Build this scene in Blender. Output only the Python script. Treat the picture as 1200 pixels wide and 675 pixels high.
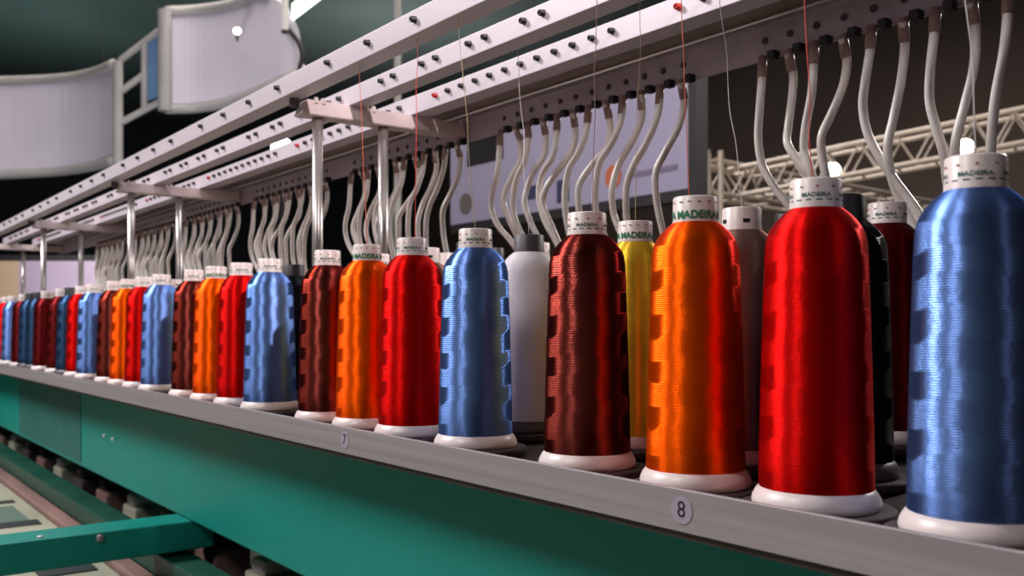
import bpy, bmesh, math, random
from mathutils import Vector, Matrix
random.seed(7)
for o in list(bpy.data.objects): bpy.data.objects.remove(o)
SC = bpy.context.scene
COL = SC.collection

# ------------------------------------------------------------------ camera
TH, HC, Z0, FPX = 0.6455, 0.099, 1.45, 1107.2   # yaw from the machine axis, eye above shelf, shelf height, focal length in px
S_, K_ = math.sin(TH), math.cos(TH)
cam_d = bpy.data.cameras.new('camera')
cam_d.sensor_width = 36.0
cam_d.lens = FPX / 1200 * 36
cam_d.shift_y = 45.4 / 1200
cam_d.clip_start = 0.02
cam_d.clip_end = 100
cam_d.dof.use_dof = True
cam_d.dof.focus_distance = 0.72
cam_d.dof.aperture_fstop = 12
cam = bpy.data.objects.new('camera', cam_d)
COL.objects.link(cam)
cam.location = (0, 0, Z0 + HC)
cam.rotation_euler = (math.pi/2, 0, -TH)
SC.camera = cam

# ------------------------------------------------------------------ colour, world, light
def lin(r, g, b):
    f = lambda c: (c/255/12.92) if c/255 <= .04045 else ((c/255+.055)/1.055)**2.4
    return (f(r), f(g), f(b), 1)
SC.view_settings.view_transform = 'Standard'
SC.view_settings.look = 'None'
SC.view_settings.gamma = 1
SC.view_settings.use_curve_mapping = False
SC.view_settings.exposure = 0.0
w = bpy.data.worlds.new('world'); SC.world = w; w.use_nodes = True
w.node_tree.nodes['Background'].inputs[0].default_value = lin(120, 118, 125)
w.node_tree.nodes['Background'].inputs[1].default_value = 0.10

def area(name, loc, target, power, size, color=(1, 1, 1), size_y=None):
    d = bpy.data.lights.new(name, 'AREA'); d.energy = power; d.size = size; d.color = color
    if size_y: d.shape = 'RECTANGLE'; d.size_y = size_y
    o = bpy.data.objects.new(name, d); COL.objects.link(o)
    o.location = loc
    o.rotation_euler = (Vector(target) - Vector(loc)).to_track_quat('-Z', 'Y').to_euler()
    return o
def spot(name, loc, target, power, ang, color=(1, 1, 1), radius=.1, blend=.5):
    d = bpy.data.lights.new(name, 'SPOT'); d.energy = power; d.color = color
    d.spot_size = math.radians(ang); d.spot_blend = blend; d.shadow_soft_size = radius
    o = bpy.data.objects.new(name, d); COL.objects.link(o); o.location = loc
    o.rotation_euler = (Vector(target) - Vector(loc)).to_track_quat('-Z', 'Y').to_euler()
    return o
# hall floodlights, then added fill lights
area('flood_left', (-1.25, 3.1, Z0+2.4), (.5, .9, Z0+.1), 135, .8, (1, .95, .94))
area('flood_camera_side', (-.85, .62, Z0+1.35), (.5, .6, Z0+.2), 11.5, .30, (1, .94, .93))
area('flood_near', (.25, -2.3, Z0+1.5), (.6, 1.0, Z0+.3), 2.2, .22, (1, .88, .86))
area('flood_right', (3.6, .6, Z0+1.7), (.6, .8, Z0+.2), 40, .4, (1, .93, .90))
spot('crossbar_fill_spot', (.35, -1.2, Z0+1.7), (.62, 1.10, Z0+.37), 230, 16, (1, .86, .84), .03, .4)  # unseen spot added to brighten the crossbars
area('hall_fill', (5, 7, 6.9), (5, 7, 0), 750, 8, (1, .90, .84))  # broad overhead fill added to lift the dark hall
area('ceiling_fill', (3.3, 18.5, 4.6), (3.3, 18.8, 7), 36, 3, (.74, .98, .95))  # added fill that brightens the far ceiling with a greenish tint
area('ceiling_fill_centre', (8.6, 15, 4.8), (8.6, 15.2, 7), 75, 3, (1, .95, .98))  # added fill for the middle of the ceiling

# ------------------------------------------------------------------ helpers
def V(X, Y, z): return Vector((X, Y, z + Z0))
def W(x, y, Z):
    """a place in the hall: seen along pixel x, y at distance Z"""
    xc = (x-600)/FPX*Z; zc = HC-(y-383)/FPX*Z
    return Vector((xc*K_+Z*S_, -xc*S_+Z*K_, zc+Z0))
def INV(X, x, y):
    t = (x-600)/FPX
    Y = (X*K_-t*X*S_)/(S_+t*K_)
    return Y, HC-(y-383)*(X*S_+Y*K_)/FPX

def new_mat(name, col, rough=.5, metal=0, spec=.5, **kw):
    m = bpy.data.materials.new(name); m.use_nodes = True
    nt = m.node_tree; b = nt.nodes['Principled BSDF']
    b.inputs['Base Color'].default_value = col
    b.inputs['Roughness'].default_value = rough
    b.inputs['Metallic'].default_value = metal
    b.inputs['Specular IOR Level'].default_value = spec
    for k, v in kw.items(): b.inputs[k.replace('_', ' ')].default_value = v
    return m
def noise_mat(name, c1, c2, rough=.5, metal=0, scale=8, detail=4, bump=0, stretch=(1, 1, 1), rvar=.1, spec=.5):
    m = new_mat(name, c1, rough, metal, spec); nt = m.node_tree; N = nt.nodes; L = nt.links
    b = N['Principled BSDF']
    tc = N.new('ShaderNodeTexCoord'); mp = N.new('ShaderNodeMapping'); mp.inputs['Scale'].default_value = stretch
    n = N.new('ShaderNodeTexNoise'); n.inputs['Scale'].default_value = scale; n.inputs['Detail'].default_value = detail
    L.new(tc.outputs['Object'], mp.inputs[0]); L.new(mp.outputs[0], n.inputs['Vector'])
    r = N.new('ShaderNodeValToRGB'); r.color_ramp.elements[0].color = c1; r.color_ramp.elements[1].color = c2
    r.color_ramp.elements[0].position = .3; r.color_ramp.elements[1].position = .7
    L.new(n.outputs['Fac'], r.inputs[0]); L.new(r.outputs[0], b.inputs['Base Color'])
    mr = N.new('ShaderNodeMapRange'); mr.inputs['To Min'].default_value = max(0, rough-rvar); mr.inputs['To Max'].default_value = min(1, rough+rvar)
    L.new(n.outputs['Fac'], mr.inputs['Value']); L.new(mr.outputs[0], b.inputs['Roughness'])
    if bump:
        bp = N.new('ShaderNodeBump'); bp.inputs['Strength'].default_value = bump; bp.inputs['Distance'].default_value = .002
        L.new(n.outputs['Fac'], bp.inputs['Height']); L.new(bp.outputs[0], b.inputs['Normal'])
    return m
def emit_mat(name, col, strength):
    m = new_mat(name, (0, 0, 0, 1)); b = m.node_tree.nodes['Principled BSDF']
    b.inputs['Emission Color'].default_value = col; b.inputs['Emission Strength'].default_value = strength
    return m

def thread_mat(name, col, metal=.55, rough=.3, amp=.35, spec=.5, period=.0285):
    """lustrous cross-wound embroidery thread: fine winding lines, and cells of opposite winding angle"""
    m = new_mat(name, col, rough, metal, spec); nt = m.node_tree; N = nt.nodes; L = nt.links
    b = N['Principled BSDF']; b.inputs['Specular Tint'].default_value = (col[0]*.6+.1, col[1]*.6+.1, col[2]*.6+.1, 1)
    b.inputs['Anisotropic'].default_value = .75; b.inputs['Anisotropic Rotation'].default_value = .25
    tan = N.new('ShaderNodeTangent'); tan.direction_type = 'RADIAL'; tan.axis = 'Z'
    L.new(tan.outputs[0], b.inputs['Tangent'])
    tc = N.new('ShaderNodeTexCoord'); sx = N.new('ShaderNodeSeparateXYZ'); L.new(tc.outputs['Object'], sx.inputs[0])
    def M(op, a, c=None):
        n = N.new('ShaderNodeMath'); n.operation = op
        for i, v in enumerate((a, c)):
            if v is None: continue
            if isinstance(v, (int, float)): n.inputs[i].default_value = v
            else: L.new(v, n.inputs[i])
        return n.outputs[0]
    ang = M('ARCTAN2', sx.outputs[1], sx.outputs[0])
    kz = 2*math.pi/(period*2)
    # bands whose edges wander round the cone
    nw = N.new('ShaderNodeTexNoise'); nw.inputs['Scale'].default_value = 38; nw.inputs['Detail'].default_value = 1
    L.new(tc.outputs['Object'], nw.inputs['Vector'])
    zw = M('ADD', M('MULTIPLY', sx.outputs[2], kz*2), M('MULTIPLY', nw.outputs['Fac'], 2.6))
    p1 = M('SINE', M('ADD', zw, M('MULTIPLY', M('SINE', M('MULTIPLY', ang, 4)), .35)))
    cell = M('ADD', p1, .15)
    sq = N.new('ShaderNodeClamp'); sq.inputs['Min'].default_value = -1; sq.inputs['Max'].default_value = 1
    L.new(M('MULTIPLY', cell, 5), sq.inputs['Value'])
    # normal leans along the tangent in alternate cells
    vs = N.new('ShaderNodeVectorMath'); vs.operation = 'SCALE'
    lane = N.new('ShaderNodeClamp'); L.new(M('MULTIPLY', M('COSINE', M('MULTIPLY', ang, 2)), -2.2), lane.inputs['Value'])   # crossover lanes of the winding
    L.new(tan.outputs[0], vs.inputs[0]); L.new(M('MULTIPLY', sq.outputs[0], M('ADD', M('MULTIPLY', lane.outputs[0], amp*2.9), amp*.30)), vs.inputs['Scale'])
    # fine winding
    wv = N.new('ShaderNodeTexWave'); wv.wave_type = 'BANDS'; wv.bands_direction = 'Z'
    wv.inputs['Scale'].default_value = 260; wv.inputs['Distortion'].default_value = 1.5; wv.inputs['Detail'].default_value = 2
    L.new(tc.outputs['Object'], wv.inputs['Vector'])
    bp = N.new('ShaderNodeBump'); bp.inputs['Strength'].default_value = .35; bp.inputs['Distance'].default_value = .0006
    L.new(wv.outputs['Fac'], bp.inputs['Height'])
    # slow swell of the winding
    nz = N.new('ShaderNodeTexNoise'); nz.inputs['Scale'].default_value = 1; nz.inputs['Detail'].default_value = 2
    mp = N.new('ShaderNodeMapping'); mp.inputs['Scale'].default_value = (14, 14, 95)
    L.new(tc.outputs['Object'], mp.inputs[0]); L.new(mp.outputs[0], nz.inputs['Vector'])
    bp2 = N.new('ShaderNodeBump'); bp2.inputs['Strength'].default_value = .22; bp2.inputs['Distance'].default_value = .0015
    L.new(nz.outputs['Fac'], bp2.inputs['Height']); L.new(bp.outputs[0], bp2.inputs['Normal'])
    ad = N.new('ShaderNodeVectorMath'); ad.operation = 'ADD'; L.new(bp2.outputs[0], ad.inputs[0]); L.new(vs.outputs[0], ad.inputs[1])
    nm = N.new('ShaderNodeVectorMath'); nm.operation = 'NORMALIZE'; L.new(ad.outputs[0], nm.inputs[0])
    L.new(nm.outputs[0], b.inputs['Normal'])
    return m

def link(name, me, mat=None, parent=None, smooth=False, loc=None):
    o = bpy.data.objects.new(name, me); COL.objects.link(o)
    if mat is not None:
        for mm in (mat if isinstance(mat, (list, tuple)) else [mat]): me.materials.append(mm)
    if smooth:
        for p in me.polygons: p.use_smooth = True
    if parent is not None: o.parent = parent
    if loc is not None: o.location = loc
    return o
def tag(o, label=None, cat=None, group=None, kind=None):
    if label: o['label'] = label
    if cat: o['category'] = cat
    if group: o['group'] = group
    if kind: o['kind'] = kind
    return o
def empty(name, loc, label, cat, group=None):
    o = bpy.data.objects.new(name, None); COL.objects.link(o); o.location = loc; o.empty_display_size = .05
    return tag(o, label, cat, group)
def bm_mesh(bm, name):
    bmesh.ops.recalc_face_normals(bm, faces=bm.faces)
    me = bpy.data.meshes.new(name); bm.to_mesh(me); bm.free(); return me
def add_box(bm, lo, hi, bev=0):
    lo = Vector(lo); hi = Vector(hi)
    r = bmesh.ops.create_cube(bm, size=1)
    c = (lo+hi)/2; d = hi-lo
    for v in r['verts']: v.co = Vector((v.co.x*d.x, v.co.y*d.y, v.co.z*d.z)) + c
    if bev:
        es = {e for v in r['verts'] for e in v.link_edges}
        bmesh.ops.bevel(bm, geom=list(es), offset=bev, segments=2, affect='EDGES', profile=.5)
def box(name, lo, hi, mat, parent=None, bev=0, origin=None):
    bm = bmesh.new(); o0 = Vector(origin) if origin else Vector((0, 0, 0))
    add_box(bm, Vector(lo)-o0, Vector(hi)-o0, bev)
    return link(name, bm_mesh(bm, name), mat, parent)
def add_lathe(bm, prof, n=48, c=(0, 0, 0)):
    rings = []
    for r, z in prof:
        if r < 1e-6: rings.append([bm.verts.new((c[0], c[1], c[2]+z))])
        else: rings.append([bm.verts.new((c[0]+r*math.cos(2*math.pi*i/n), c[1]+r*math.sin(2*math.pi*i/n), c[2]+z)) for i in range(n)])
    for a, b in zip(rings, rings[1:]):
        for i in range(n):
            j = (i+1) % n
            if len(a) == 1 and len(b) == 1: continue
            if len(a) == 1: bm.faces.new((a[0], b[j], b[i]))
            elif len(b) == 1: bm.faces.new((a[i], a[j], b[0]))
            else: bm.faces.new((a[i], a[j], b[j], b[i]))
def lathe(name, prof, mat, parent=None, n=48, smooth=True):
    bm = bmesh.new(); add_lathe(bm, prof, n)
    return link(name, bm_mesh(bm, name), mat, parent, smooth)
def add_cyl(bm, a, b, r, n=16, r2=None, cap=True):
    a = Vector(a); b = Vector(b); d = (b-a).normalized()
    u = d.orthogonal().normalized(); v = d.cross(u)
    r2 = r if r2 is None else r2
    A = [bm.verts.new(a+r*(math.cos(t)*u+math.sin(t)*v)) for t in [2*math.pi*i/n for i in range(n)]]
    B = [bm.verts.new(b+r2*(math.cos(t)*u+math.sin(t)*v)) for t in [2*math.pi*i/n for i in range(n)]]
    for i in range(n): bm.faces.new((A[i], A[(i+1) % n], B[(i+1) % n], B[i]))
    if cap: bm.faces.new(A[::-1]); bm.faces.new(B)
def spline(pts, sub=6):
    pts = [Vector(p) for p in pts]; out = []
    P = [pts[0]*2-pts[1]] + pts + [pts[-1]*2-pts[-2]]
    for i in range(1, len(P)-2):
        for s in range(sub):
            t = s/sub; a, b, c, d = P[i-1:i+3]
            out.append(.5*((2*b)+(c-a)*t+(2*a-5*b+4*c-d)*t*t+(3*b-a-3*c+d)*t**3))
    out.append(pts[-1]); return out
def add_sweep(bm, pts, r, n=10):
    rings = []; u = None
    for i, p in enumerate(pts):
        d = (pts[min(i+1, len(pts)-1)]-pts[max(i-1, 0)]).normalized()
        if u is None: u = d.orthogonal().normalized()
        u = (u-d*u.dot(d)).normalized(); v = d.cross(u)
        rr = r[i] if isinstance(r, list) else r
        rings.append([bm.verts.new(p+rr*(math.cos(2*math.pi*k/n)*u+math.sin(2*math.pi*k/n)*v)) for k in range(n)])
    for a, b in zip(rings, rings[1:]):
        for k in range(n): bm.faces.new((a[k], a[(k+1) % n], b[(k+1) % n], b[k]))
    bm.faces.new(rings[0][::-1]); bm.faces.new(rings[-1])
def sweep(name, pts, r, mat, parent=None, n=10, sub=6):
    bm = bmesh.new(); add_sweep(bm, spline(pts, sub), r, n)
    return link(name, bm_mesh(bm, name), mat, parent, True)
def text_geo(body, size, bold=0):
    c = bpy.data.curves.new('t', 'FONT'); c.body = body; c.size = size; c.align_x = 'CENTER'; c.align_y = 'CENTER'
    c.resolution_u = 3; c.offset = size*.03*bold
    o = bpy.data.objects.new('t', c); COL.objects.link(o)
    dg = bpy.context.evaluated_depsgraph_get(); me = o.evaluated_get(dg).to_mesh()
    vs = [v.co.copy() for v in me.vertices]; fs = [tuple(p.vertices) for p in me.polygons]
    o.evaluated_get(dg).to_mesh_clear(); bpy.data.objects.remove(o); bpy.data.curves.remove(c)
    return vs, fs
def copy_obj(o, parent=None):
    c = o.copy(); COL.objects.link(c); c.parent = parent; return c
def copy_tree(o):
    r = copy_obj(o)
    for ch in list(o.children):
        c = copy_obj(ch, r)
        for g in list(ch.children): copy_obj(g, c)
    return r

# ------------------------------------------------------------------ materials
M = {}
M['alu'] = noise_mat('brushed_aluminium', lin(196, 190, 196), lin(222, 214, 220), .42, .35, 30, bump=.02, stretch=(1, .05, 1))
M['rail'] = noise_mat('rail_paint', lin(208, 198, 208), lin(218, 208, 218), .42, .1, 12, bump=.01, stretch=(1, .1, 1))
M['trim'] = noise_mat('trim_aluminium', lin(150, 142, 146), lin(164, 156, 160), .5, .35, 40, bump=.05, stretch=(1, .04, 6))
M['bar'] = noise_mat('bar_zinc', lin(188, 174, 182), lin(208, 196, 204), .45, .2, 20, bump=.02)
M['plate'] = noise_mat('plate_dull', lin(130, 118, 108), lin(160, 148, 136), .35, .5, 14, stretch=(1, .1, 1))
M['chrome'] = new_mat('chrome_post', lin(190, 184, 182), .3, .7)
M['cross'] = noise_mat('crossbar_paint', lin(216, 198, 198), lin(228, 212, 212), .45, .1, 20)
M['black'] = noise_mat('black_plastic', lin(18, 17, 20), lin(28, 26, 30), .4, 0, 40)
M['shelf'] = noise_mat('shelf_dark', lin(42, 34, 34), lin(62, 50, 48), .5, 0, 25, spec=.4)
M['pad'] = noise_mat('felt_dark', lin(48, 38, 40), lin(66, 52, 54), .75, 0, 200, bump=.2)
M['white_plastic'] = noise_mat('white_plastic', lin(226, 212, 210), lin(234, 222, 220), .35, 0, 15)
M['dark_plastic'] = noise_mat('grey_plastic', lin(70, 62, 70), lin(84, 76, 84), .45, 0, 20)
M['black_cap'] = noise_mat('charcoal_plastic', lin(36, 36, 42), lin(46, 46, 52), .45, 0, 20)
M['green'] = noise_mat('green_enamel', lin(14, 124, 114), lin(20, 132, 122), .45, 0, 5, bump=.01, spec=.2)
M['green_dark'] = noise_mat('dark_green_enamel', lin(8, 62, 50), lin(12, 72, 58), .45, 0, 8)
M['green_shade'] = noise_mat('grey_green_shade', lin(34, 94, 88), lin(42, 102, 96), .5, 0, 8, spec=.2)  # beam green with the dull shade put into the colour
M['cream'] = noise_mat('cream_laminate', lin(150, 152, 134), lin(172, 172, 154), .45, 0, 9)
M['pink'] = noise_mat('pinkish_metal', lin(112, 90, 86), lin(146, 114, 108), .5, .1, 12, stretch=(1, .3, 1))
M['slot'] = new_mat('slot_black', lin(30, 38, 42), .6)
M['ink_green'] = new_mat('ink_green', lin(10, 120, 82), .5)
M['ink_teal'] = new_mat('ink_teal', lin(50, 105, 98), .5)
M['ink_black'] = new_mat('ink_black', lin(25, 22, 28), .5)
M['ink_red'] = new_mat('ink_faded_red', lin(180, 110, 100), .5)
M['sticker'] = new_mat('sticker_lilac', lin(158, 146, 162), .5)
M['ferrule'] = new_mat('ferrule', lin(176, 150, 142), .35, 0, .5)
M['red_plastic'] = new_mat('red_plastic', lin(190, 20, 30), .4)
t = noise_mat('clear_tube', lin(246, 234, 228), lin(252, 246, 242), .3, 0, 60, bump=.05, stretch=(1, 1, .3))
b = t.node_tree.nodes['Principled BSDF']; b.inputs['Subsurface Weight'].default_value = .35; b.inputs['Subsurface Radius'].default_value = (.01, .009, .008)
M['tube'] = t
TCOL = dict(
    blue=thread_mat('thread_blue', lin(108, 140, 208), .9, .38, .075),
    red=thread_mat('thread_red', lin(208, 14, 12), .82, .4, .035),
    orange=thread_mat('thread_orange', lin(255, 92, 6), .82, .4, .06),
    brown=thread_mat('thread_brown', lin(120, 50, 44), .95, .31, .075),
    yellow=thread_mat('thread_yellow', lin(240, 194, 56), .6, .36, .03, period=.012),
    taupe=thread_mat('thread_taupe', lin(142, 108, 100), .7, .38, .03),
    black=thread_mat('thread_black', lin(30, 30, 38), .6, .3, .08),
    navy=thread_mat('thread_navy', lin(44, 70, 104), .7, .34, .06),
    white=thread_mat('thread_white', lin(226, 218, 226), .0, .5, .04, .3, period=.009),
    maroon=thread_mat('thread_maroon', lin(96, 14, 18), .7, .34, .06),
)

# ------------------------------------------------------------------ hall (setting)
def struct(o): o['kind'] = 'structure'; return o
M['floor'] = noise_mat('hall_floor', lin(32, 30, 30), lin(44, 41, 40), .6, 0, 1.5)
M['hallwall'] = noise_mat('hall_wall', lin(118, 102, 94), lin(130, 114, 106), .8, 0, .6)
M['leftwall'] = noise_mat('hall_wall_dark', lin(34, 42, 46), lin(44, 52, 56), .8, 0, .6)
M['ceil'] = noise_mat('hall_ceiling', lin(84, 102, 98), lin(104, 120, 116), .8, 0, .35)
struct(box('floor', (-14, -8, -.1), (16, 26, 0), M['floor']))
struct(box('ceiling', (-14, -8, 7.2), (16, 26, 7.3), M['ceil']))
struct(box('wall_far', (-14, 26, 0), (16, 26.2, 7.2), M['leftwall']))
struct(box('wall_right', (16, -8, 0), (16.2, 26, 7.2), M['hallwall']))
struct(box('wall_left', (-14.2, -8, 0), (-14, 26, 7.2), M['leftwall']))
struct(box('wall_near', (-14, -8.2, 0), (16, -8, 7.2), M['hallwall']))

# ------------------------------------------------------------------ machine frame
YN, YF = -.25, 3.78
root = empty('embroidery_machine_frame', (.6, 1.7, 0), 'green enamelled embroidery machine frame with grey shelf edge carrying all the thread cones', 'machine frame')
ro = root.location
def rel(lo, hi): return (Vector(lo)+Vector((0, 0, Z0))-ro, Vector(hi)+Vector((0, 0, Z0))-ro)
def fbox(name, lo, hi, mat, bev=0, parent=root):
    a, c = rel(lo, hi); return box(name, a, c, mat, parent, bev)
fbox('front_beam', (.462, YN, -.189), (.80, YF, -.025), M['green'], .003)
def shelf_z(X): return -.008+(X-.45)*.06
bm = bmesh.new(); q = [(.4085, -.0105), (.82, shelf_z(.82)), (.82, -.024), (.4085, -.024)]
f1 = [bm.verts.new(V(x, YN, z)-ro) for x, z in q]; f2 = [bm.verts.new(V(x, YF, z)-ro) for x, z in q]
bm.faces.new(f1); bm.faces.new(f2[::-1])
for i in range(4): bm.faces.new((f1[i], f1[(i+1) % 4], f2[(i+1) % 4], f2[i]))
link('shelf', bm_mesh(bm, 'shelf'), M['shelf'], root)
trim = fbox('shelf_edge', (.4055, YN, -.0195), (.4083, YF, .0055), M['trim'], .0007)
trim['label'] = 'brushed grey aluminium edge strip with numbered stickers'
def sticker(ch, Y):
    vs, fs = text_geo(ch, .0135)
    bm = bmesh.new(); c = V(.4053, Y, -.0065)-ro
    add_cyl(bm, c+Vector((.0003, 0, 0)), c-Vector((.0002, 0, 0)), .0082, 28)
    s = link('number_sticker', bm_mesh(bm, 'number_sticker'), M['sticker'], trim)
    bm = bmesh.new(); vv = [bm.verts.new(c+Vector((-.0004, -v.x, v.y))) for v in vs]
    for f in fs:
        try: bm.faces.new([vv[i] for i in f])
        except ValueError: pass
    link('number_print', bm_mesh(bm, 'number_print'), M['ink_black'], trim)
sticker('8', INV(.4055, 799, 597)[0]); sticker('7', INV(.4055, 404, 513)[0])
# duller shade on the far stretch of the beam, painted as a thin sheet
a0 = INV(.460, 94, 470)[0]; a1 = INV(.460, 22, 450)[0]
fbox('beam_shade_patch', (.4605, a0, -.180), (.4619, a1, -.03), M['green_shade'], .0005)
# rivets on the beam
for px, py in ((122, 511), (132, 515)):
    Y, z = INV(.462, px, py); bm = bmesh.new(); c = V(.462, Y, z)-ro
    add_cyl(bm, c+Vector((.001, 0, 0)), c-Vector((.0015, 0, 0)), .0035, 12)
    link('rivet', bm_mesh(bm, 'rivet'), M['white_plastic'], root, True)
# cross beam towards the operator side, with sockets
fbox('cross_beam', (-.35, 1.405, -.232), (.497, 1.475, -.1892), M['green'], .002)
for X, Y in ((.262, 1.42),):
    bm = bmesh.new(); c = V(X, Y, -.1892)-ro; add_cyl(bm, c, c+Vector((0, 0, .002)), .004, 12)
    link('bolt', bm_mesh(bm, 'bolt'), M['white_plastic'], root, True)
bm = bmesh.new(); c = V(.335, 1.405, -.197)-ro; add_cyl(bm, c, c-Vector((0, .003, 0)), .0055, 12)
link('bolt', bm_mesh(bm, 'bolt'), M['trim'], root, True)
fbox('lower_rail', (.425, YN, -.275), (.47, YF, -.24), M['green_dark'], .002)
for Y in (YN+.05, YF-.1):
    fbox('leg', (.62, Y, -Z0), (.69, Y+.08, -.189), M['green_dark'], .003)
    fbox('leg', (.73, Y, -Z0), (.80, Y+.08, -.189), M['green_dark'], .003)
    fbox('rail_bracket', (.463, Y, -.27), (.52, Y+.05, -.1885), M['green_dark'])
# the embroidery table below
tb = empty('embroidery_table', (.1, 1.7, 0), 'cream embroidery table with dark slots and pinkish metal edge below the green beam', 'table')
def tbox(name, lo, hi, mat, bev=0):
    o = Vector((0, 0, Z0))-tb.location
    return box(name, Vector(lo)+o, Vector(hi)+o, mat, tb, bev)
tbox('table_top', (-.6, -.2, -.305), (.392, 3.7, -.282), M['cream'], .002)
tbox('edge_rail', (.394, -.2, -.305), (.424, 3.7, -.272), M['pink'], .004)
tbox('inner_tray', (.4245, -.2, -.305), (.60, 3.7, -.298), M['slot'])
for Yc, w_ in ((1.57, .075), (2.28, .03), (2.62, .03), (2.0, .05), (1.05, .07), (3.0, .03)):
    tbox('slot_cover', (.29 if Yc < 1.8 else .1, Yc, -.2819), (.372, Yc+w_, -.2795), M['slot'], .001)
for Yc in (1.9,):
    tbox('glass_plate', (-.3, 2.05, -.2819), (.36, 2.24, -.2805), new_mat('grey_green_glass', lin(110, 125, 116), .25), .0005)
for x in (-.5, .3):
    for y in (0, 3.5): tbox('leg', (x, y, -Z0), (x+.06, y+.06, -.305), M['green_dark'])
# sewing heads under the beam: small housings
NTH_ = 'first second third fourth fifth sixth seventh eighth ninth tenth eleventh twelfth thirteenth fourteenth fifteenth sixteenth'.split()
for i in range(16):
    Y = .62+.21*i
    r = empty('sewing_head', V(.53, Y, -.298), 'small %s sewing head under the green beam, %s from the near end' % (['cream', 'pinkish', 'dark'][i % 3], NTH_[i]), 'sewing head', 'sewing heads under the beam')
    bm = bmesh.new(); add_box(bm, (-.03, -.045, 0), (.03, .045, .055), .006)
    link('housing', bm_mesh(bm, 'housing'), [M['cream'], M['pink'], M['pad']][i % 3], r)
    bm = bmesh.new(); add_box(bm, (-.026, -.015, .055), (.026, .03, .075), .005)
    link('clamp', bm_mesh(bm, 'clamp'), [M['white_plastic'], M['pad'], M['pink']][i % 3], r)
    bm = bmesh.new(); add_cyl(bm, (-.03, .03, .02), (-.045, .03, .02), .008, 14)
    link('knob', bm_mesh(bm, 'knob'), M['black'], r, True)

# ------------------------------------------------------------------ thread cones
R_FACE = None
def wrap_text(bm, body, size, z, r, ang, stretch=1.0, bold=0):
    vs, fs = text_geo(body, size, bold)
    vv = [bm.verts.new(((r)*math.cos(ang+v.x*stretch/r), (r)*math.sin(ang+v.x*stretch/r), z+v.y)) for v in vs]
    for f in fs:
        try: bm.faces.new([vv[i] for i in f])
        except ValueError: pass
def wrap_bar(bm, a0, a1, z0, z1, r):
    n = max(1, int((a1-a0)/.12)); prev = None
    for i in range(n+1):
        a = a0+(a1-a0)*i/n; c, s = math.cos(a)*r, math.sin(a)*r
        cur = (bm.verts.new((c, s, z0)), bm.verts.new((c, s, z1)))
        if prev: bm.faces.new((prev[0], cur[0], cur[1], prev[1]))
        prev = cur
BODY = [(.0302, .0085), (.0308, .011), (.0306, .03), (.0296, .07), (.0286, .105), (.0277, .132), (.0271, .144), (.0262, .1490), (.0246, .1530), (.0214, .1575), (.0178, .1612), (.0150, .1635), (.0144, .1640)]
FLANGE = [(0, 0), (.0332, 0), (.0344, .0012), (.0347, .003), (.0341, .0055), (.0325, .0085), (.0306, .0108), (.029, .0115), (0, .0115)]
CAP = [(.0120, .160), (.0143, .1632), (.0143, .1642), (.0140, .1650), (.0138, .1792), (.0132, .1800), (.0110, .1800), (.0106, .1790), (.0104, .168), (0, .168)]
def make_cone(style, body, cap, flange, slim=False):
    r = bpy.data.objects.new('thread_cone', None); COL.objects.link(r); r.empty_display_size = .02
    k = .93 if slim else 1
    lathe('wound_thread', [(a*k, z) for a, z in BODY], body, r, 64)
    lathe('base_flange', FLANGE if not slim else [(a*.9, z) for a, z in FLANGE], flange, r, 64)
    c = lathe('cap', CAP, cap, r, 48)
    # printing wrapped round the cap
    R = .01415
    if style == 'bold':
        bm = bmesh.new()
        for j in range(3): wrap_text(bm, 'MADEIRA', .0068, .1680, R+.0002, j*2.094, .98, 1.0)
        link('cap_print', bm_mesh(bm, 'cap_print'), M['ink_green'], c)
        bm = bmesh.new(); g = random.Random(3)
        for j in range(14): a = j*.449; wrap_bar(bm, a, a+.12+.12*g.random(), .1758, .1766, R)
        link('cap_fine_print', bm_mesh(bm, 'cap_fine_print'), M['ink_red'], c)
    elif style == 'fine':
        bm = bmesh.new()
        for j in range(4): wrap_text(bm, 'MADEIRA', .0032, .1706, R+.0001, j*1.5708, 1.2, .6)
        g = random.Random(5)
        for j in range(16): a = j*.3927; wrap_bar(bm, a, a+.14+.14*g.random(), .1676, .1683, R)
        link('cap_print', bm_mesh(bm, 'cap_print'), M['ink_teal'], c)
        bm = bmesh.new()
        for j in range(10): a = j*.628; wrap_bar(bm, a, a+.1+.16*g.random(), .1746, .1756, R)
        link('cap_fine_print', bm_mesh(bm, 'cap_fine_print'), M['ink_red'], c)
    elif style == 'black':
        bm = bmesh.new(); g = random.Random(9)
        for j in range(5): a = j*1.2566; wrap_bar(bm, a, a+.34, .1688, .1715, R)
        link('cap_print', bm_mesh(bm, 'cap_print'), M['ink_black'], c)
    return r
BMAT, PMAT = {}, {}
PROTO = {}
STY = dict(blue='fine', red='fine', orange='bold', brown='fine', yellow='bold', taupe='black', black=None, navy=None, white=None, maroon='fine')
def cone(colour, X, Y, z, label, group, first=True):
    if colour not in PROTO:
        dark = colour in ('black', 'navy', 'white')
        cap = M['black_cap'] if colour in ('black', 'navy') else (M['dark_plastic'] if colour == 'white' else M['white_plastic'])
        fl = M['dark_plastic'] if dark else M['white_plastic']
        r = make_cone(STY[colour], TCOL[colour], cap, fl, slim=(colour == 'yellow'))
        PROTO[colour] = r
    else: r = copy_tree(PROTO[colour])
    r.location = V(X, Y, z)
    r.rotation_euler = (0, 0, math.atan2(-Y, -X)+random.uniform(-.12, .12))
    tag(r, label, 'thread cone', group)
    # felt disc it stands on
    zt = z-.0001; zb = shelf_z(X)
    return r
PADM = {}
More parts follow.
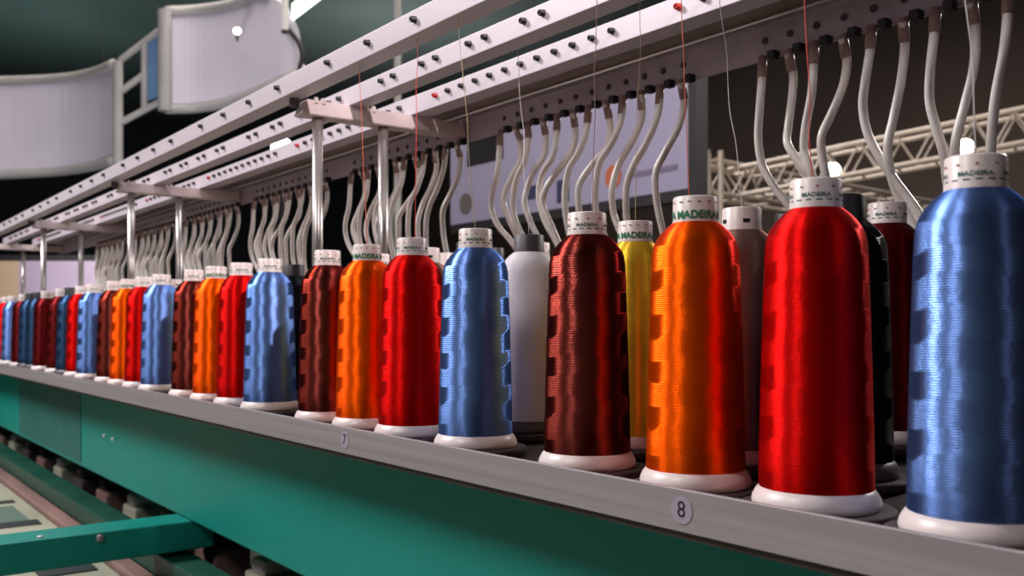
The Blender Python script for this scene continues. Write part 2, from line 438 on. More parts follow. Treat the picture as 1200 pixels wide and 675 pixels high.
def pad(X, Y, z, label, group):
    h = z-shelf_z(X)-.0003+.0
    key = round(h, 4)
    if key not in PADM:
        o = lathe('spool_seat_disc', [(0, 0), (.041, 0), (.0425, .001), (.0425, h-.001), (.0415, h), (.030, h), (.0, h)], M['pad'], None, 48)
        PADM[key] = o
    else:
        o = copy_obj(PADM[key])
    o.location = V(X, Y, shelf_z(X)+.0003)
    tag(o, label, 'spool disc', group)
    return o
NTH = ['first', 'second', 'third', 'fourth', 'fifth', 'sixth', 'seventh', 'eighth', 'ninth', 'tenth', 'eleventh', 'twelfth']
ORD = ['nearest', 'second', 'third', 'fourth', 'fifth', 'sixth', 'seventh', 'eighth', 'ninth', 'tenth', 'eleventh', 'twelfth']
Y0, PER, PITCH, X1 = .2277, .4254, .0912, .4493
FRONT = ['blue', 'red', 'orange', 'brown']*4 + ['blue', 'red', 'navy', 'maroon', 'maroon', 'navy', 'navy', 'maroon', 'blue', 'red', 'orange', 'red', 'blue', 'red', 'orange', 'brown']
DESC = dict(blue='glossy light blue', red='bright red', orange='bright orange', brown='dark reddish brown', yellow='yellow', taupe='greyish brown', black='black', navy='dark navy blue', white='white', maroon='dark maroon')
NOTE = {0: ', largest, at the right edge', 2: ', just above the number 8', 6: ', just right of the number 7'}
cnt = {}
random.seed(11)
yoff = {1: -.002, 2: -.005, 3: .006, 4: -.006, 5: .005, 6: 0, 7: -.003}
for n, c in enumerate(FRONT):
    Y = Y0+PER*(n//4)+PITCH*(n % 4)+yoff.get(n, 0)
    if n > 26: break
    k = cnt.get(c, 0); cnt[c] = k+1
    rk = '%s of that colour from the right' % NTH[k]
    lab = '%s thread cone in the front row, %s' % (DESC[c], rk)
    if n in NOTE: lab = '%s thread cone in the front row%s' % (DESC[c], NOTE[n])
    cone(c, X1, Y, 0, lab, 'front row of thread cones')
    pad(X1, Y, 0, 'dark disc under the %s front row cone of %s colour from the right' % (NTH[k], c), 'seat discs of the front row')
# second row
R2 = [.263, .359, .441, .549]
C2 = ['white', 'black', 'taupe', 'yellow']
X2 = .538; random.seed(5)
cnt = {}
for h in range(5):
    for i, c in enumerate(C2):
        Y = R2[i]+PER*h
        if (h, i) == (0, 0): continue      # fully behind the nearest blue cone
        if any(abs(Y-(1.1101+2*PER*q)) < .05 for q in range(4)): continue   # a stand post takes this place
        k = cnt.get(c, 0); cnt[c] = k+1
        nt = ' with dark grey cap' if c in ('white', 'black') else ' with white cap'
        cone(c, X2, Y, .0035, '%s thread cone%s, second row, %s %s' % (DESC[c], nt, NTH[k], 'from the right'), 'second row of thread cones')
        pad(X2, Y, .0035, 'dark disc under the %s cone in the second row, %s from the right' % (c, NTH[k]), 'seat discs of the second row')
# third row
X3 = .658
for h in range(2):
    for i, (c, dy) in enumerate((('maroon', .401), ('navy', .487), ('taupe', .587))):
        cone(c, X3, dy+PER*h, .0125, '%s thread cone in the third row, %s of its colour from the right' % (DESC[c], NTH[h]), 'third row of thread cones')
        pad(X3, dy+PER*h, .0125, 'dark disc under the %s cone in the third row, %s from the right' % (c, NTH[h]), 'seat discs of the third row')

# ------------------------------------------------------------------ stands: posts with crossbars
YC = 1.1101
for k in range(4):
    Yc = YC+2*PER*k
    st = empty('rail_stand', V(.60, Yc, shelf_z(.6)), 'pale crossbar on two chrome posts, %s stand from the right' % ORD[k].replace('nearest', 'first'), 'rail stand', 'stands holding the guide rails')
    o = V(.60, Yc, shelf_z(.6))
    bm = bmesh.new()
    # trapezoidal bar: wider at the bottom, tapered ends, slightly sloping faces
    zt, zb = .3852, .3655
    vs = [(.500, Yc-.012, zb), (.748, Yc-.012, zb), (.748, Yc+.016, zb), (.500, Yc+.016, zb), (.508, Yc-.008, zt), (.745, Yc-.008, zt), (.745, Yc+.012, zt), (.508, Yc+.012, zt)]
    vv = [bm.verts.new(V(*p)-o) for p in vs]
    for f in ((0, 1, 5, 4), (1, 2, 6, 5), (2, 3, 7, 6), (3, 0, 4, 7), (4, 5, 6, 7), (3, 2, 1, 0)): bm.faces.new([vv[i] for i in f])
    bmesh.ops.bevel(bm, geom=list(bm.edges), offset=.001, segments=2, affect='EDGES')
    link('crossbar', bm_mesh(bm, 'crossbar'), M['cross'], st)
    for X in (.527, .622):
        bm = bmesh.new(); add_cyl(bm, V(X, Yc+.002, shelf_z(X))-o, V(X, Yc+.002, zb+.001)-o, .0068, 24)
        p = link('post', bm_mesh(bm, 'post'), M['chrome'], st, False)
        for q_ in p.data.polygons: q_.use_smooth = len(q_.vertices) == 4
        bm = bmesh.new(); add_lathe(bm, [(0, 0), (.014, 0), (.014, .004), (.008, .007), (.0, .007)], 24, V(X, Yc+.002, shelf_z(X)+.0002)-o)
        link('post_foot', bm_mesh(bm, 'post_foot'), M['black'], st)
    bm = bmesh.new(); add_box(bm, V(.489, Yc-.003, .374)-o, V(.5005, Yc+.004, .3848)-o, .001); link('rail_clamp', bm_mesh(bm, 'rail_clamp'), M['dark_plastic'], st)
    for X in (.520, .530, .592, .602, .740):
        bm = bmesh.new(); add_cyl(bm, V(X, Yc-.0085, zt-.004)-o, V(X, Yc-.0085, zt+.003)-o, .0028, 10)
        link('bolt', bm_mesh(bm, 'bolt'), M['white_plastic'], st)
# ------------------------------------------------------------------ guide rails
RY0, RY1 = .12, 3.72
def rail(xf, xb, zt, zb, ys, label, extra=None, red=()):
    r = empty('thread_guide_rail', V((xf+xb)/2, RY0, zb), label, 'guide rail', 'long thread guide rails above the cones')
    o = r.location
    a, c = V(xf, RY0, zb)-o, V(xb, RY1, zt)-o
    # open channel: front face, top and lower lip so the underside reads as a folded section
    bm = bmesh.new()
    add_box(bm, a, c, .0008)
    link('rail_body', bm_mesh(bm, 'rail_body'), M['rail'], r)
    proto = None; predp = None
    for j, Y in enumerate(ys):
        loc = V(xf, Y, (zt+zb)/2+.0015)-o
        isred = j in red
        src = predp if isred else proto
        if src is None:
            bm = bmesh.new()
            # rim, then the eyelet tube with a hollow mouth
            prof = [(.0036, .001), (.0036, -.0005), (.0032, -.0012), (.0030, -.0050), (.0026, -.0056), (.0019, -.0056), (.0019, .0005)]
            n = 16; rings = [[bm.verts.new((x_, rr*math.cos(2*math.pi*i/n), rr*math.sin(2*math.pi*i/n))) for i in range(n)] for rr, x_ in prof]
            for A, B in zip(rings, rings[1:]):
                for i in range(n): bm.faces.new((A[i], A[(i+1) % n], B[(i+1) % n], B[i]))
            bm.faces.new(rings[-1])
            g = link('eyelet', bm_mesh(bm, 'eyelet'), M['red_plastic'] if isred else M['black'], r, True)
            if isred: g['label'] = 'red plastic eyelet'; predp = g
            else: proto = g
        else: g = copy_obj(src, r)
        g.location = loc
    return r
ys1 = [.700+PER*h+.0945*i for h in range(-1, 7) for i in range(4)]
rail(.480, .505, .4095, .3853, ys1, 'front white guide rail, leftmost, with widely spaced single black eyelets')
ys2 = [.703+PER*h+.0945*i+d for h in range(-1, 7) for i in range(4) for d in (0, .0295)]
rail(.567, .592, .4085, .3853, ys2, 'middle white guide rail with black eyelets in pairs')
ys3 = [.706+PER*h+.0304*i for h in range(-1, 7) for i in range(12)]
rail(.660, .688, .4105, .3855, ys3, 'rear white guide rail with close rows of black eyelets and some red ones', red={12*h+11 for h in range(8)})
# clamp between first rail and the stand
# tube bar
tbz0, tbz1 = .3580, .3905
bar = empty('tube_manifold_bar', V(.75, RY0, tbz0), 'long grey bar at the back from which the clear tubes hang', 'bar')
o = bar.location
bm = bmesh.new(); add_box(bm, V(.7485, RY0, tbz0)-o, V(.752, RY1, tbz1)-o, .0005); link('bar_face', bm_mesh(bm, 'bar_face'), M['bar'], bar)
bm = bmesh.new(); add_box(bm, V(.7522, RY0, tbz1-.003)-o, V(.80, RY1, tbz1)-o, .0005); link('bar_flange', bm_mesh(bm, 'bar_flange'), M['bar'], bar)
bm = bmesh.new(); add_box(bm, V(.692, RY0, .3975)-o, V(.790, RY1, .4000)-o); link('cover_strip', bm_mesh(bm, 'cover_strip'), M['plate'], bar)
bm = bmesh.new(); add_cyl(bm, V(.741, RY0, .3945)-o, V(.741, RY1, .3945)-o, .0017, 10); link('wire_rod', bm_mesh(bm, 'wire_rod'), M['white_plastic'], bar, True)
YT, TP = .5826, .029
pr = None; pc = None
for k in range(0, 7):
    for i in range(12):
        Y = YT+PER*k-TP*i
        if Y < .3: continue
        if pr is None:
            bm = bmesh.new(); add_cyl(bm, (0, 0, 0), (-.0016, 0, 0), .0034, 12); pr = link('screw', bm_mesh(bm, 'screw'), M['dark_plastic'], bar)
            bm = bmesh.new(); add_box(bm, (-.010, -.0042, -.004), (0, .0042, .004), .001); pc = link('tube_clip', bm_mesh(bm, 'tube_clip'), M['black'], bar)
            a, c = pr, pc
        else: a, c = copy_obj(pr, bar), copy_obj(pc, bar)
        a.location = V(.7484, Y+.002, .3765)-o; c.location = V(.7484, Y-.011, .3590)-o
# ------------------------------------------------------------------ clear tubes
TA = {0:[(893,72),(893,95),(891,130),(889,165),(893,195),(908,222),(925,243)],
1:[(922,65),(923,90),(918,125),(917,150),(922,170),(935,190),(947,205)],
2:[(953,57),(953,85),(951,115),(944,150),(941,175),(946,190),(953,215)],
3:[(985,45),(985,70),(978,100),(966,135),(961,160),(962,185),(968,215)],
4:[(1020,40),(1019,65),(1014,100),(1011,130),(1018,165),(1042,205),(1075,250)],
5:[(1056,33),(1053,60),(1046,100),(1040,140),(1038,180),(1048,225),(1072,270)],
6:[(1097,25),(1096,50),(1092,90),(1091,125),(1098,155),(1107,185),(1110,210)],
7:[(1137,15),(1137,45),(1133,85),(1124,130),(1119,170),(1120,200),(1124,225)],
8:[(1180,0),(1180,30),(1176,70),(1166,120),(1160,170),(1160,200),(1163,225)]}
TB = {0:[(586,150),(585,165),(583,200),(576,225),(575,245),(583,265),(598,284)],1:[(602,150),(603,160),(601,185),(592,210),(589,235),(596,258),(604,275)],2:[(618,145),(619,160),(616,185),(605,210),(600,238),(603,258),(610,275)],3:[(635,140),(634,158),(629,180),(617,205),(614,235),(620,258),(630,280)],4:[(656,132),(656,155),(652,180),(640,200),(634,225),(640,255),(654,282)],5:[(675,128),(673,150),(665,175),(650,200),(643,220),(640,240),(650,265)],6:[(692,123),(690,150),(682,175),(670,195),(664,220),(664,245),(668,270)],7:[(713,118),(713,140),(707,168),(692,190),(682,215),(681,240),(684,270)],8:[(735,113),(733,140),(722,168),(708,190),(702,220),(703,250),(712,275)],9:[(760,108),(755,135),(740,165),(728,190),(725,220),(727,250),(735,272)],10:[(780,100),(778,130),(765,165),(750,190),(740,215),(739,245),(741,265)],11:[(803,95),(802,115),(793,145),(780,175),(774,200),(774,230),(780,262)]}
XT = .7415
def tube(i, k, trace, label, group):
    Yt = YT+PER*k-TP*i
    yb = INV(XT, *trace[0])[0]
    pts = [(INV(XT, *q)[0]-yb, INV(XT, *q)[1]) for q in trace]
    z_top = .356
    loc = []
    for j, (dy, z) in enumerate(pts):
        zz = z-(pts[0][1]-z_top)*(1-j/6)
        loc.append(Vector(((.010 if i % 2 else -.002)*math.sin(math.pi*min(1, j/4)) , dy, zz)))
    r = empty('clear_tube', V(XT, Yt, z_top), label, 'tube', group)
    z0 = Vector((0, 0, -z_top))
    # lower run behind the cones, down to the shelf
    last = loc[-1]; nxt = loc[-1]-loc[-2]
    lean = max(-1.2, min(1.2, nxt.y/max(.004, -nxt.z)))
    loc.append(Vector((.006, last.y+lean*.022, last.z-.035)))
    loc.append(Vector((.012, last.y+lean*.028-.004, last.z-.085)))
    loc.append(Vector((.014, last.y+lean*.020-.004, shelf_z(XT)+.002)))
    P = [p+z0 for p in loc]
    sweep('tube_body', P, .0039, M['tube'], r, 12, 6)
    bm = bmesh.new(); add_cyl(bm, (0, 0, .004), (P[1]-P[0]).normalized()*.017+Vector((0, 0, 0)), .0045, 14, .0047)
    link('ferrule', bm_mesh(bm, 'ferrule'), M['ferrule'], r, True)
    return r
for i in range(9):
    tube(i, 0, TA[i], 'clear plastic tube in the nearest cluster at upper right, %s from the left' % NTH[i], 'tubes of the nearest cluster')
protoB = []
CL = ['', 'above the white and brown cones', 'behind the nearest chrome posts', 'left of the nearest chrome posts', 'fourth cluster from the right', 'fifth cluster from the right', 'sixth cluster from the right, near the far end']
CL = ['', 'cluster in front of the lilac board', 'cluster behind the first stand', 'cluster just left of the first stand', 'cluster right of the second stand', 'cluster behind the second stand', 'cluster left of the second stand']
for i in range(12):
    protoB.append(tube(i, 1, TB[i], 'clear plastic tube, %s from the left in the %s' % (NTH[i], CL[1]), 'tubes of the ' + CL[1]))
for k in range(2, 7):
    for i in range(12):
        c = copy_tree(protoB[i]); c.location = V(XT, YT+PER*k-TP*i, .356)
        tag(c, 'clear plastic tube, %s from the left in the %s' % (NTH[i], CL[k]), 'tube', 'tubes of the ' + CL[k])

# ------------------------------------------------------------------ threads rising from the cones to the rails
def mat_thread(n, c): return new_mat(n, c, .5, 0, .3)
TH_ = dict(red=mat_thread('loose_red', lin(215, 50, 35)), orange=mat_thread('loose_orange', lin(215, 90, 50)), gold=mat_thread('loose_gold', lin(176, 150, 110)),
           white=mat_thread('loose_white', lin(205, 198, 200)), brown=mat_thread('loose_brown', lin(140, 90, 85)), blue=mat_thread('loose_blue', lin(150, 165, 205)))
def strand(colour, p0, p1, wav, label, seed=0):
    g = random.Random(seed); p0 = Vector(p0); p1 = Vector(p1); pts = []
    n = 9
    for i in range(n):
        t = i/(n-1); p = p0.lerp(p1, t)
        if 0 < i < n-1: p += Vector((g.uniform(-1, 1), g.uniform(-1, 1), 0))*wav
        pts.append(p-p0)
    r = sweep('thread_strand', pts, .00032, TH_[colour], None, 6, 4); r.location = p0
    return tag(r, label, 'thread', 'threads rising to the rails')
def up(colour, X, Y, zc, px, wav, label, Xr=.49, zr=.386, seed=0):
    # the strand runs from the cap mouth up to the rail spot seen at px
    t = (px-600)/FPX; Yr = (Xr*K_-t*Xr*S_)/(S_+t*K_)
    strand(colour, V(X, Y, zc), V(Xr, Yr, zr), wav, label, seed)
up('red', X1, Y0+PITCH, .180, 936, .0008, 'thin red thread rising from the nearest red cone', seed=1)
up('orange', X1, Y0+2*PITCH, .180, 794, .0005, 'thin orange thread rising from the nearest orange cone', seed=2)
up('brown', X1, Y0+3*PITCH, .180, 700, .0005, 'thin brownish thread rising from the nearest brown cone', seed=3)
up('white', X2, .441, .184, 838, .0022, 'wavy white thread rising from the greyish brown cone', Xr=.585, seed=4)
up('gold', X2, .549, .184, 750, .0012, 'thin gold thread rising from the nearest yellow cone', Xr=.585, seed=5)
up('white', X1, Y0, .180, 1113, .0018, 'wavy white thread rising from the nearest blue cone', seed=7)
up('gold', X1, Y0+PER-.006, .180, 537, .0006, 'thin pale thread rising from the second blue cone of the front row', seed=8)
up('white', X2, .688, .184, 606, .0012, 'thin pale thread rising from the nearest white cone', Xr=.585, seed=9)
up('red', X1, Y0+PER+PITCH, .180, 489, .0005, 'thin red thread rising from the second red cone of the front row', seed=10)
up('orange', X1, Y0+PER+2*PITCH, .180, 421, .0005, 'thin orange thread rising from the second orange cone of the front row', seed=12)

# ------------------------------------------------------------------ the hall behind
M['banner'] = noise_mat('banner_fabric', lin(196, 190, 204), lin(208, 202, 212), .6, 0, 1.2)
M['banner_frame'] = noise_mat('banner_frame_metal', lin(160, 158, 156), lin(176, 172, 170), .5, .1, 4)
M['banner_blue'] = noise_mat('banner_blue', lin(84, 116, 156), lin(96, 128, 168), .6, 0, 3)
M['truss'] = noise_mat('truss_metal', lin(196, 184, 172), lin(214, 202, 190), .4, .3, 6)
M['boardface'] = noise_mat('board_lilac', lin(150, 142, 168), lin(164, 156, 180), .55, 0, 1.5)
M['dark'] = noise_mat('dark_frame', lin(32, 28, 30), lin(42, 36, 38), .6, 0, 3)
M['lamp'] = emit_mat('lamp_glow', (1, .93, .80, 1), 14)
M['lamp_white'] = emit_mat('lamp_white', (1, .98, .95, 1), 9)

def curved_panel(root, name, top, bot, mat, th=.06):
    """columns of (point top, point bottom); extruded backwards"""
    bm = bmesh.new(); n = len(top); F = []; B = []; pn = None
    for i in range(n):
        a = top[max(i-1, 0)]; c = top[min(i+1, n-1)]; d = (c-a); nn = Vector((-d.y, d.x, 0)).normalized()
        if (pn is None and nn.dot(top[i]) < 0) or (pn is not None and nn.dot(pn) < 0): nn = -nn
        pn = nn
        F.append((bm.verts.new(top[i]-root.location), bm.verts.new(bot[i]-root.location)))
        B.append((bm.verts.new(top[i]+nn*th-root.location), bm.verts.new(bot[i]+nn*th-root.location)))
    for i in range(n-1):
        bm.faces.new((F[i][0], F[i+1][0], F[i+1][1], F[i][1])); bm.faces.new((B[i][1], B[i+1][1], B[i+1][0], B[i][0]))
        bm.faces.new((F[i][0], B[i][0], B[i+1][0], F[i+1][0])); bm.faces.new((F[i][1], F[i+1][1], B[i+1][1], B[i][1]))
    bm.faces.new((F[0][0], F[0][1], B[0][1], B[0][0])); bm.faces.new((F[-1][0], B[-1][0], B[-1][1], F[-1][1]))
    o = link(name, bm_mesh(bm, name), mat, root, False); return o
def cols(xs, tops, bots, zs, sub=5):
    t = spline([W(x, y, z) for x, y, z in zip(xs, tops, zs)], sub); b_ = spline([W(x, y, z) for x, y, z in zip(xs, bots, zs)], sub)
    return t, b_
def tubes_obj(root, name, segs, r, mat, n=12):
    bm = bmesh.new()
    for a, c in segs: add_cyl(bm, Vector(a)-root.location, Vector(c)-root.location, r, n)
    return link(name, bm_mesh(bm, name), mat, root, False)
# banner at the left
c0 = W(60, 150, 9)
bn = empty('hanging_banner', c0, 'curved pale fabric banner hanging from the ceiling at the far left edge', 'banner')
t_, b_ = cols([-120, -50, 0, 70, 110, 134], [92, 95, 96, 93, 86, 76], [206, 207, 205, 201, 195, 188], [8.6, 8.8, 9, 9.1, 9.0, 8.8])
curved_panel(bn, 'fabric', t_, b_, M['banner'])
bm = bmesh.new()
add_sweep(bm, [p-c0+Vector((0, 0, .01)) for p in t_], .045, 10); link('top_tube', bm_mesh(bm, 'top_tube'), M['banner_frame'], bn, True)
bm = bmesh.new(); add_sweep(bm, [p-c0 for p in b_], .045, 10); link('bottom_tube', bm_mesh(bm, 'bottom_tube'), M['banner_frame'], bn, True)
tubes_obj(bn, 'end_post', [(W(138, 72, 8.78), W(138, 214, 8.78))], .045, M['banner_frame'])
tubes_obj(bn, 'hanging_wire', [(t_[2], Vector((t_[2].x, t_[2].y, 7.2))), (t_[-4], Vector((t_[-4].x, t_[-4].y, 7.2)))], .004, M['dark'], 6)
# ladder truss between the banners
c0 = W(165, 90, 8.8)
ld = empty('banner_link_frame', c0, 'open metal frame with a blue panel joining the two hanging banners', 'frame')
A = lambda x, y: W(x, y, 8.78)
for a, c in (((141, 71), (192, 32)), ((141, 108), (168, 88)), ((141, 144), (192, 117)), ((169, 50), (169, 130))):
    tubes_obj(ld, 'tube', [(A(*a), A(*c))], .03, M['banner_frame'])
t_, b_ = [A(173, 50), A(188, 40)], [A(173, 118), A(188, 112)]
curved_panel(ld, 'blue_panel', t_, b_, M['banner_blue'], .03)
# second banner
c0 = W(260, 60, 8.6)
b2 = empty('hanging_banner', c0, 'curved pale fabric banner with rounded right end, hanging above the rails', 'banner')
xs = [194, 230, 270, 305, 330, 348, 353]
t_, b_ = cols(xs, [14, 12, 6, -6, 4, 30, 52], [128, 127, 120, 107, 96, 86, 80], [8.7, 8.8, 8.7, 8.5, 8.3, 8.3, 8.45])
curved_panel(b2, 'fabric', t_, b_, M['banner'])
bm = bmesh.new(); add_sweep(bm, [p-c0 for p in t_[:18]], .05, 10); link('top_tube', bm_mesh(bm, 'top_tube'), M['banner_frame'], b2, True)
bm = bmesh.new(); add_sweep(bm, [p-c0 for p in b_], .045, 10); link('bottom_tube', bm_mesh(bm, 'bottom_tube'), M['banner_frame'], b2, True)
bm = bmesh.new(); add_sweep(bm, [p-c0 for p in spline([W(338, 34, 8.25), W(350, 50, 8.25), W(354, 66, 8.25), W(350, 84, 8.25)], 5)], .022, 8)
link('dark_end_edge', bm_mesh(bm, 'dark_end_edge'), M['dark'], b2, True)
tubes_obj(b2, 'end_post', [(W(193, 12, 8.65), W(193, 130, 8.65))], .06, M['banner_frame'])
tubes_obj(b2, 'hanging_wire', [(t_[3], Vector((t_[3].x, t_[3].y, 7.2))), (t_[16], Vector((t_[16].x, t_[16].y, 7.2)))], .004, M['dark'], 6)
# poles
def pole(px, y0, y1, Z, r, mat, label):
    a = W(px, y0, Z); c = Vector((a.x, a.y, 7.2)); c2 = W(px, y1, Z)
    e = empty('hall_pole', Vector((c2.x, c2.y, c2.z)), label, 'pole')
    tubes_obj(e, 'shaft', [(Vector((c.x, c.y, c.z)), c2)], r, mat, 16)
    bm = bmesh.new(); add_cyl(bm, Vector((0, 0, 0)), Vector((0, 0, -.02)), r*1.15, 16); link('end_cap', bm_mesh(bm, 'end_cap'), M['dark'], e)
    return e
M['polewhite'] = noise_mat('pole_white', lin(225, 222, 218), lin(236, 232, 228), .5, 0, 4)
pole(334, 0, 36, 7.9, .028, M['polewhite'], 'white ceiling pole in front of the rounded banner end')
# tall standing pole seen between the rails
a = W(466, 383, 6.0)
e = empty('standing_pole', Vector((a.x, a.y, 0)), 'tall white pole standing in the hall, seen between the guide rails', 'pole')
tubes_obj(e, 'shaft', [(Vector((a.x, a.y, 0)), Vector((a.x, a.y, 7.2)))], .022, M['polewhite'], 16)
bm = bmesh.new(); add_lathe(bm, [(0, 0), (.15, 0), (.15, .01), (.04, .03), (0, .03)], 24); link('foot_plate', bm_mesh(bm, 'foot_plate'), M['dark'], e)
# lamps
def lamp(px, py, Z, r, label, mat, power=0, stretch=1, rot=0, arm=None, hang=None):
    p = W(px, py, Z); e = empty('hall_lamp', p, label, 'lamp')
    fw = Vector((p.x, p.y, 0)).normalized()
    q = (fw).to_track_quat('Z', 'Y').to_matrix()
    bm = bmesh.new(); add_lathe(bm, [(0, .0), (r*.6, .0), (r*.9, r*.1), (r, r*.35), (r*.95, r*.4)], 20)
    bmesh.ops.scale(bm, vec=(stretch, 1, 1), verts=bm.verts)
    bmesh.ops.transform(bm, matrix=(q @ Matrix.Rotation(rot, 3, 'Z')).to_4x4(), verts=bm.verts)
    link('glowing_lens', bm_mesh(bm, 'glowing_lens'), mat, e, True)
    bm = bmesh.new(); add_lathe(bm, [(r*1.02, r*.3), (r*1.05, r*.6), (r*.8, r*1.8), (0, r*1.9)], 20)
    bmesh.ops.scale(bm, vec=(stretch, 1, 1), verts=bm.verts)
    bmesh.ops.transform(bm, matrix=(q @ Matrix.Rotation(rot, 3, 'Z')).to_4x4(), verts=bm.verts)
    link('housing', bm_mesh(bm, 'housing'), M['dark'], e, True)
    bm = bmesh.new(); add_cyl(bm, fw*r*1.2, fw*(r*1.2+arm) if arm else fw*r*1.2+Vector((0, 0, hang or 7.2-p.z)), .012, 8); link('hanger', bm_mesh(bm, 'hanger'), M['dark'], e)
    return e
lamp(278, 36, 8.3, .030, 'small warm glow imitating a lamp reflection on the second banner', M['lamp'], arm=.25)  # reflection on the banner, modelled as an added glowing lens
lamp(330, 172, 5.0, .055, 'bright oval hall lamp glowing between the guide rails', M['lamp_white'], hang=-(W(330, 172, 5.0).z-.001))
lamp(975, 200, 6.80, .06, 'warm round lamp glowing just above the nearest red cone', M['lamp'], hang=.06)
lamp(1131, 172, 6.33, .055, 'warm white lamp glowing above the nearest blue cone', M['lamp'], hang=.06)
# strip lamp top left
p0, p1 = W(342, 22, 8.2), W(376, -4, 8.2)
e = empty('strip_lamp', (p0+p1)/2, 'bright greenish white strip lamp at the top edge beside the pole', 'lamp')
up_ = Vector((0, 0, .13))
bm = bmesh.new(); vv = [bm.verts.new(v-e.location) for v in (p0, p1, p1+up_, p0+up_)]; nn = (p1-p0).cross(up_).normalized()*.05
v2 = [bm.verts.new(v.co-nn) for v in vv]
bm.faces.new(vv); bm.faces.new(v2[::-1])
for i in range(4): bm.faces.new((vv[i], vv[(i+1) % 4], v2[(i+1) % 4], v2[i]))
link('lens', bm_mesh(bm, 'lens'), emit_mat('strip_glow', (.9, 1, .88, 1), 3), e)
bm = bmesh.new(); add_cyl(bm, up_*.5, Vector((0, 0, 7.2-e.location.z)), .01, 8); link('hanger', bm_mesh(bm, 'hanger'), M['dark'], e)

# trusses at the right
def truss(e, a_top, b_top, a_bot, b_bot, n, r, off=.26):
    d = (b_top-a_top); side = Vector((-d.y, d.x, 0)).normalized()
    if side.dot(a_top) < 0: side = -side
    for a, c in ((a_top, b_top), (a_bot, b_bot)):
        for s in (0, off): tubes_obj(e, 'chord', [(a+side*s, c+side*s)], r, M['truss'], 12)
    for s in (0, off):
        segs = []
        for i in range(n):
            A1 = a_top.lerp(b_top, i/n)+side*s; B1 = a_bot.lerp(b_bot, (i+.5)/n)+side*s; A2 = a_top.lerp(b_top, (i+1)/n)+side*s
            segs += [(A1, B1), (B1, A2)]
        tubes_obj(e, 'lattice', segs, r*.45, M['truss'], 8)
    for i in range(n+1):
        for a, c in ((a_top, b_top), (a_bot, b_bot)): tubes_obj(e, 'brace', [(a.lerp(c, i/n), a.lerp(c, i/n)+side*off)], r*.45, M['truss'], 8)
    return e
a = W(829, 383, 6.9)
e = empty('lighting_truss', Vector((a.x, a.y, 0)), 'cream lattice lighting truss on a square tower right of the lilac board', 'truss')
truss(e, W(838, 188, 7.0), W(1110, 240, 9.2), W(838, 226, 7.0), W(1110, 268, 9.2), 9, .020)
truss(e, W(850, 200, 7.2), W(1290, 108, 6.0), W(850, 232, 7.2), W(1290, 150, 6.0), 10, .018)
tp = W(829, 176, 6.9).z
for dx, dy in ((0, 0), (.1, .08), (.1, -.04)):
    tubes_obj(e, 'upright', [(Vector((a.x+dx, a.y+dy, 0)), Vector((a.x+dx, a.y+dy, tp)))], .022, M['truss'], 12)
segs = []
for i in range(12):
    z = .3+i*(tp-.5)/12; z2 = z+(tp-.5)/12
    segs += [(Vector((a.x, a.y, z)), Vector((a.x+.1, a.y+.08, z2))), (Vector((a.x+.1, a.y-.04, z)), Vector((a.x, a.y, z2)))]
tubes_obj(e, 'lattice', segs, .01, M['truss'], 8)
for y in (195, 225): 
    z = W(829, y, 6.9).z; tubes_obj(e, 'cross_tube', [(Vector((a.x, a.y, z)), W(850, y+5, 7.1))], .024, M['truss'], 12)

# lilac display board behind the tubes
XB = 2.5
bY0, bY1 = INV(XB, 808, 225)[0], INV(XB, 528, 263)[0]
zbot = (INV(XB, 540, 259)[1]+INV(XB, 807, 225)[1])/2
ztop = 1.22
e = empty('display_board', Vector((XB, (bY0+bY1)/2, 0)), 'large lilac display board on dark stand behind the clear tubes', 'board')
def bbox(name, lo, hi, mat, bev=0): return box(name, V(*lo)-e.location, V(*hi)-e.location, mat, e, bev)
bbox('board_face', (XB, bY0, zbot), (XB+.02, bY1, ztop), M['boardface'])
bbox('dark_edge', (XB-.01, bY0-.04, zbot-.03), (XB+.05, bY0-.002, ztop), M['dark'])
bbox('dark_edge', (XB+.001, bY0, zbot-.04), (XB+.05, bY1, zbot-.002), M['dark'])
for yy in (bY0+.02, bY1-.06): bbox('leg', (XB+.06, yy, -Z0), (XB+.10, yy+.04, ztop), M['dark'])
for px0, px1, py0, py1, mt in ((548, 590, 160, 186, 'ink_black'), (653, 667, 212, 236, 'ink_navy'), (618, 632, 219, 232, 'ink_navy')):
    if mt == 'ink_navy' and 'ink_navy' not in M: M['ink_navy'] = new_mat('ink_navy', lin(58, 58, 88), .5)
    Ya, za = INV(XB, px1, (py0+py1)/2+(py1-py0)/2); Yb, zb_ = INV(XB, px0, py0)
    bbox('printed_block', (XB-.003, Ya, za), (XB-.0005, Yb, zb_), M[mt])
M['ink_orange'] = new_mat('ink_orange', lin(190, 100, 70), .5); M['ink_lilac'] = new_mat('ink_dim_lilac', lin(120, 108, 132), .5); M['ink_olive'] = new_mat('ink_olive', lin(104, 96, 92), .5)
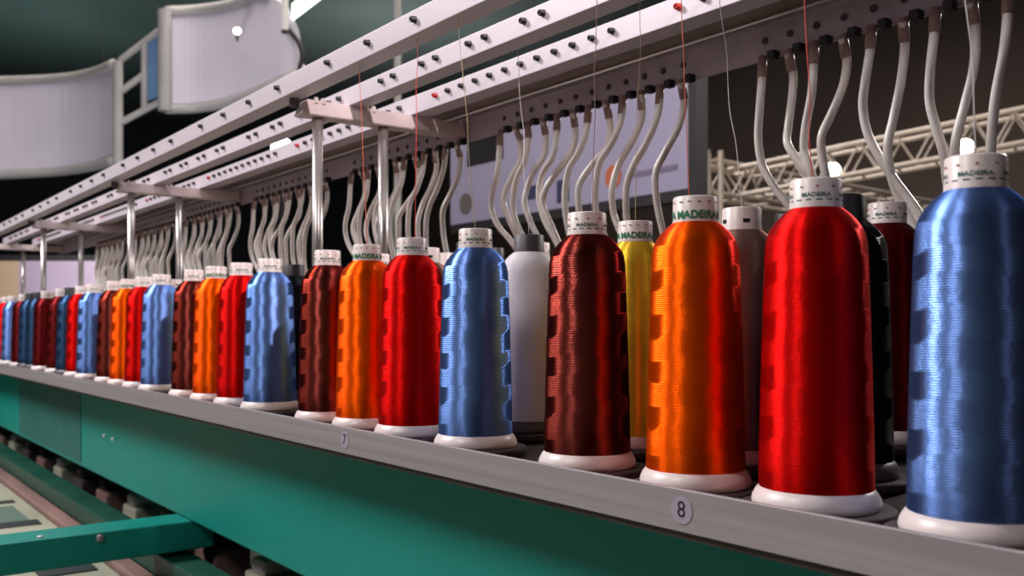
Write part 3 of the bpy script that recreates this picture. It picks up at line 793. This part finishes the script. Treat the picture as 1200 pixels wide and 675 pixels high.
for px, py, rr, mt in ((719, 207, .045, 'ink_orange'), (546, 239, .05, 'ink_olive')):
    Y, z = INV(XB, px, py); bm = bmesh.new(); c = V(XB, Y, z)-e.location; add_cyl(bm, c, c-Vector((.003, 0, 0)), rr, 24); link('printed_disc', bm_mesh(bm, 'printed_disc'), M[mt], e)
Ya, za = INV(XB, 794, 200); Yb, zb_ = INV(XB, 734, 207)
bbox('printed_line', (XB-.003, Ya, zb_-.008), (XB-.0005, Yb, zb_+.012), M['ink_lilac'])
# stand backdrop far left behind the cones
pA, pB = W(-60, 383, 7.5), W(118, 383, 7.5)
e = empty('partition_panel', Vector((pA.x, pA.y, 0)), 'low tan and lilac partition with dark top rail far behind the leftmost cones', 'partition')
def strip_panel(name, x0, x1, y0, y1, mat, th=.05):
    P = [W(x0, y0, 7.5), W(x1, y0, 7.5), W(x1, y1, 7.5), W(x0, y1, 7.5)]
    if y1 > 400:
        for q in P[2:]: q.z = 0
    nn = Vector((P[0].x, P[0].y, 0)).normalized()*th
    bm = bmesh.new(); f = [bm.verts.new(q-e.location) for q in P]; g = [bm.verts.new(q+nn-e.location) for q in P]
    bm.faces.new(f); bm.faces.new(g[::-1])
    for i in range(4): bm.faces.new((f[i], f[(i+1) % 4], g[(i+1) % 4], g[i]))
    return link(name, bm_mesh(bm, name), mat, e)
M['tan'] = noise_mat('tan_panel', lin(176, 150, 120), lin(186, 160, 130), .6, 0, 2); M['mauve'] = noise_mat('mauve_panel', lin(160, 142, 158), lin(172, 154, 170), .6, 0, 2)
strip_panel('tan_panel', -160, 22, 306, 500, M['tan']); strip_panel('mauve_panel', 22.1, 112, 306, 500, M['mauve'])
strip_panel('top_rail', -160, 112, 299, 305.8, M['dark'], .06)
# unseen lights aimed at the banners, truss and board
area('banner_fill', W(120, 330, 6.2), W(150, 110, 8.8), 52, .6, (.95, .95, 1))  # added near the banners to light their fabric
area('truss_fill', W(1080, 300, 4.5), W(960, 200, 7.5), 16, .4, (1, .85, .7))
area('board_fill', W(640, 330, 1.9)+Vector((0, 0, 1.9)), W(680, 200, 3.2), 14, .4, (.95, .93, 1))
